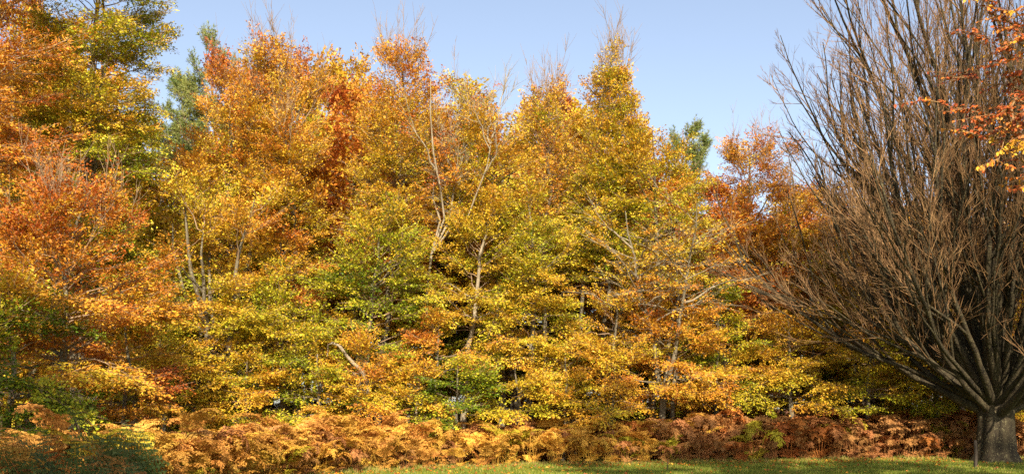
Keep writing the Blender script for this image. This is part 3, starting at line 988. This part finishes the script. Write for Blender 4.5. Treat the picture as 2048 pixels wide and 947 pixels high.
def ferns():
    rng = np.random.default_rng(33)
    gold, amber, rust, brown, green, lime = (lin(c) for c in [(224, 172, 72), (208, 150, 70), (182, 112, 54), (184, 128, 74), (88, 100, 54), (186, 168, 52)])
    GG = 'bracken plants along the wood edge'
    LB = {'gold': 'golden bracken plant in the sunlit middle of the bank along the wood edge',
          'amber': 'amber bracken plant in the bank of mixed bracken left of the centre',
          'brown': 'withered brown bracken plant in the shaded right half of the bank',
          'rust': 'rust-red bracken plant in the shaded right half of the bank'}
    n = 0
    # two staggered rows to each side of the front edge, the tall ones behind
    for row in range(5):
        xs = -7.6
        while xs < 17.5:
            e = float(edge_y(xs))
            y = e + .25 + row * .62 + rng.uniform(-.22, .22)
            vis = abs(wx(1024, 1)) >= 0 and -560 < (xs / y * F) + 0 < 1100 or xs / y * F > -1060
            if vis and n < 296:
                px = 1024 + xs / y * F
                w = rng.uniform()
                if px > 1230 + 60 * rng.standard_normal():
                    k = 'brown' if w < .62 else 'rust' if w < .95 else 'gold'
                elif px > 640:
                    k = 'gold' if w < .5 else 'amber' if w < .74 else 'brown'
                else:
                    k = 'amber' if w < .6 else 'gold' if w < .9 else 'brown'
                c = dict(gold=gold, amber=amber, rust=rust, brown=brown)[k]
                if rng.uniform() < .06:
                    c = lime
                lab = LB[k]
                if k == 'gold' and px > 1230:
                    lab = 'last golden bracken plant among the brown ones of the right half'
                if k == 'brown' and px <= 1230:
                    lab = 'withered brown bracken plant among the golden ones'
                sc = (.86 + .08 * row) * rng.uniform(.64, 1.24) * np.interp(px, [0, 600, 1000, 1400, 2048], [1.0, 1.08, .98, 1.28, 1.36])
                plant('bracken_plant', lab, 'bracken', GG, xs, y, int(rng.integers(6, 9)), sc, c, FRDEAD if k in ('brown', 'rust') or w < .25 else FR + FRDEAD[:3], rng, low=3 if row < 2 else 0)
                n += 1
            xs += rng.uniform(.38, .62) * (.3 if -7 < xs < -4.4 else 1.12)

    # a few that stand out
    for px, py, Y, c, sc, lab in [(1022, 852, 28.0, lime, 1.12, 'tall pale yellow bracken plant standing up in the middle of the bank'),
                                  (992, 885, 27.0, gold, .8, 'bright yellow bracken plant at the front below the tall pale yellow one'),
                                  (1112, 885, 27.6, gold, .75, 'low arching bright yellow bracken plant above the sunlit grass'),
                                  (340, 850, 20.6, lime, 1.05, 'big yellow-green bracken plant in sun right of the dark green ferns'),
                                  (275, 845, 19.6, amber, 1.15, 'big amber bracken plant directly behind the rightmost dark green fern'),
                                  (1340, 890, 28.6, lime, .7, 'small yellow-green bracken plant among brown ones above the thin stake')]:
        plant('bracken_plant', lab, 'bracken', 'bracken plants that stand out', wx(px, Y), Y, 8, sc, c, FR, rng)
    # dark green ferns in the left corner
    GF = 'green ferns in the shaded left corner'
    for px, Y, sc, c, lab in [(20, 14.6, .95, amber, 'amber fern at the left picture edge beside the green ferns'), (70, 14.5, 1.0, green, 'leftmost dark green fern of the shaded corner'),
                              (150, 14.6, 1.05, green, 'dark green fern second from the left in the shaded corner'), (228, 15.2, 1.08, green, 'dark green fern left of the two rightmost ones'),
                              (180, 13.2, .8, green, 'low dark green fern cut by the bottom edge of the picture'), (285, 16.0, 1.0, green, 'rightmost dark green fern beside sunlit bracken'),
                              (118, 16.2, .85, rust, 'pinkish brown fern standing between the dark green ones'), (200, 16.8, .85, rust, 'pale rusty fern behind the dark green ones'),
                              (255, 13.6, .78, green, 'small dark green fern low in front of the rightmost one'), (45, 16.4, .85, rust, 'rust-brown fern behind the leftmost dark green one'), (110, 13.4, .9, rust, 'low rust-brown fern cut by the bottom edge of the picture'), (250, 15.0, .95, brown, 'withered brown fern between the two rightmost green ones')]:
        plant('fern', lab, 'fern', GF, wx(px, Y), Y, 3, sc * (1.32 if Y > 14.4 else 1.05), c, FRFERN, rng, face=True)
    # the mass of bracken behind: one object
    mb = MB()
    co = {}
    allm = [frond_mesh(290 + i, .7 + .1 * (i % 3), .5, 1.4 + .3 * (i % 4), .5, 11, .4, 4) for i in range(6)]
    for me in allm:
        v = np.empty(len(me.vertices) * 3, np.float32)
        me.vertices.foreach_get('co', v)
        f = np.empty(len(me.polygons) * 4, np.int32)
        me.loops.foreach_get('vertex_index', f)
        c = np.empty(len(me.polygons) * 4, np.float32)
        me.attributes['Col'].data.foreach_get('color', c)
        co[me.name] = (v.reshape(-1, 3), f.reshape(-1, 4), c.reshape(-1, 4)[:, :3])
    for i in range(560):
        x = rng.uniform(-9, 18) if i < 420 else rng.uniform(-17, -8)
        y = float(edge_y(x)) + (rng.uniform(3.0, 5.2) if i < 420 else rng.uniform(.3, 6))
        v, f, c = co[allm[rng.integers(0, len(allm))].name]
        a = rng.uniform(0, 6.28)
        k = rng.uniform(1.0, 1.35)
        Rm = np.array([[math.cos(a), -math.sin(a), 0], [math.sin(a), math.cos(a), 0], [0, 0, 1]])
        px = 1024 + x / y * F
        base = (rust if rng.uniform() < .5 else brown) if px > 1230 else (amber if rng.uniform() < .6 else gold)
        mb.quads((v * k) @ Rm.T + np.array([x, y, 0]), f, 0, c * base * rng.uniform(.8, 1.2))
    o = mb.build('bracken_undergrowth', [M_FERN])
    o['kind'] = 'stuff'
    o['label'] = 'mass of autumn bracken behind the front plants under the first trees'
    o['category'] = 'bracken'


ferns()


# ------------------------------------------------------------------ grass
def grass():
    rng = np.random.default_rng(44)
    n = 56000
    x = rng.uniform(-7, 17, n)
    e = edge_y(x)
    y = e + .9 - rng.uniform(0, 1, n) ** 1.2 * 7.5
    k = (y > 20) & (np.abs(x) < y * .56 + .5)
    x, y, e = x[k], y[k], e[k]
    n = len(x)
    edge = np.clip(1 - (e - y) / .8, 0, 1)
    h = rng.uniform(.04, .10, n) * (1 + 1.0 * edge * rng.uniform(0, 1, n)) * (1 + .35 * np.sin(x * 2.1) * np.sin(y * 1.7))
    p = np.stack([x, y, np.full(n, -.01)], -1)
    ax = nrm(np.stack([rng.normal(0, .4, n), rng.normal(0, .4, n), np.ones(n)], -1))
    no = nrm(np.stack([rng.normal(0, .6, n), -np.ones(n), rng.uniform(.1, .8, n)], -1))
    g = rng.uniform(0, 1, (n, 1))
    c = lin((88, 104, 30)) * (1 - g) + lin((146, 148, 56)) * g
    dry = rng.uniform(0, 1, (n, 1)) < .08 + .3 * edge[:, None]
    c = np.where(dry, lin((176, 150, 84)), c) * rng.uniform(.8, 1.2, (n, 1))
    mb = MB()
    mb.leaves(p, ax, no, h, rng.uniform(.008, .016, n), c, 0, .05)
    o = mb.build('grass', [M_GRASS])
    o['kind'] = 'stuff'
    o['label'] = 'short green grass in front of the bracken'


grass()


def fallen_leaves():
    rng = np.random.default_rng(46)
    n = 2600
    x = rng.uniform(-6, 17, n)
    y = edge_y(x) + .6 - rng.exponential(1.6, n)
    k = y > 20
    x, y = x[k], y[k]
    n = len(x)
    p = np.stack([x, y, rng.uniform(.015, .05, n)], -1)
    ax = nrm(np.stack([rng.normal(0, 1, n), rng.normal(0, 1, n), rng.normal(0, .25, n)], -1))
    no = nrm(UP + .5 * rng.standard_normal((n, 3)))
    mb = MB()
    ll = rng.uniform(.06, .1, n)
    mb.leaves(p, ax, no, ll, ll * .65, ramp(rng.uniform(.5, 1.1, n)) * rng.uniform(.7, 1.1, (n, 1)), 0, .2)
    o = mb.build('fallen_leaves', [M_LEAF])
    o['kind'] = 'stuff'
    o['label'] = 'fallen beech leaves lying in the grass'


fallen_leaves()


# ------------------------------------------------------------------ posts
def posts():
    rng = np.random.default_rng(3)
    Y = 26.2
    root = thing('fence_post', 'dark weathered wooden post in the grass just left of the bare trunk', 'post', (wx(1951, Y), Y, 0))
    mb = MB()
    z = np.array([-.2, .1, .4, .7, .735, .742])
    P = np.stack([.01 * np.sin(z * 5), 0 * z, z], -1)[None]
    mb.tubes(P, np.array([[.046, .045, .043, .042, .036, .002]]), 8, 0, .05, rng)
    mb.build('shaft', [M_WOOD], root)
    Y = 25.0
    root = thing('thin_stake', 'thin short stake in the grass in front of the brown bracken', 'stake', (wx(1335, Y), Y, 0))
    mb = MB()
    z = np.array([-.1, .1, .2, .29, .30])
    P = np.stack([.02 * z, 0 * z, z], -1)[None]
    mb.tubes(P, np.array([[.011, .011, .010, .009, .001]]), 6, 0, .05, rng)
    mb.build('shaft', [M_WOOD], root)
    # pale dead stem bent over in an arch among the leaves
    Y = 28.6
    root = thing('dead_sapling', 'pale dead stem bent over in an arch amid yellow-green leaves', 'dead tree', (wx(728, Y), Y, 0))
    pts = [(740, 850), (735, 760), (722, 738), (705, 722), (692, 706), (682, 692), (668, 686), (660, 690), (658, 712)]
    P = np.array([[wx(a, Y) - wx(728, Y), -.25 * min(1, i / 3), wz(b, Y)] for i, (a, b) in enumerate(pts)])[None]
    P[0, 0, 2] = -.1
    mb = MB()
    mb.tubes(P, np.array([[.07, .062, .058, .054, .05, .045, .04, .03, .012]]), 8, 0, .05, rng)
    mb.build('stem', [M_PALE], root)


posts()
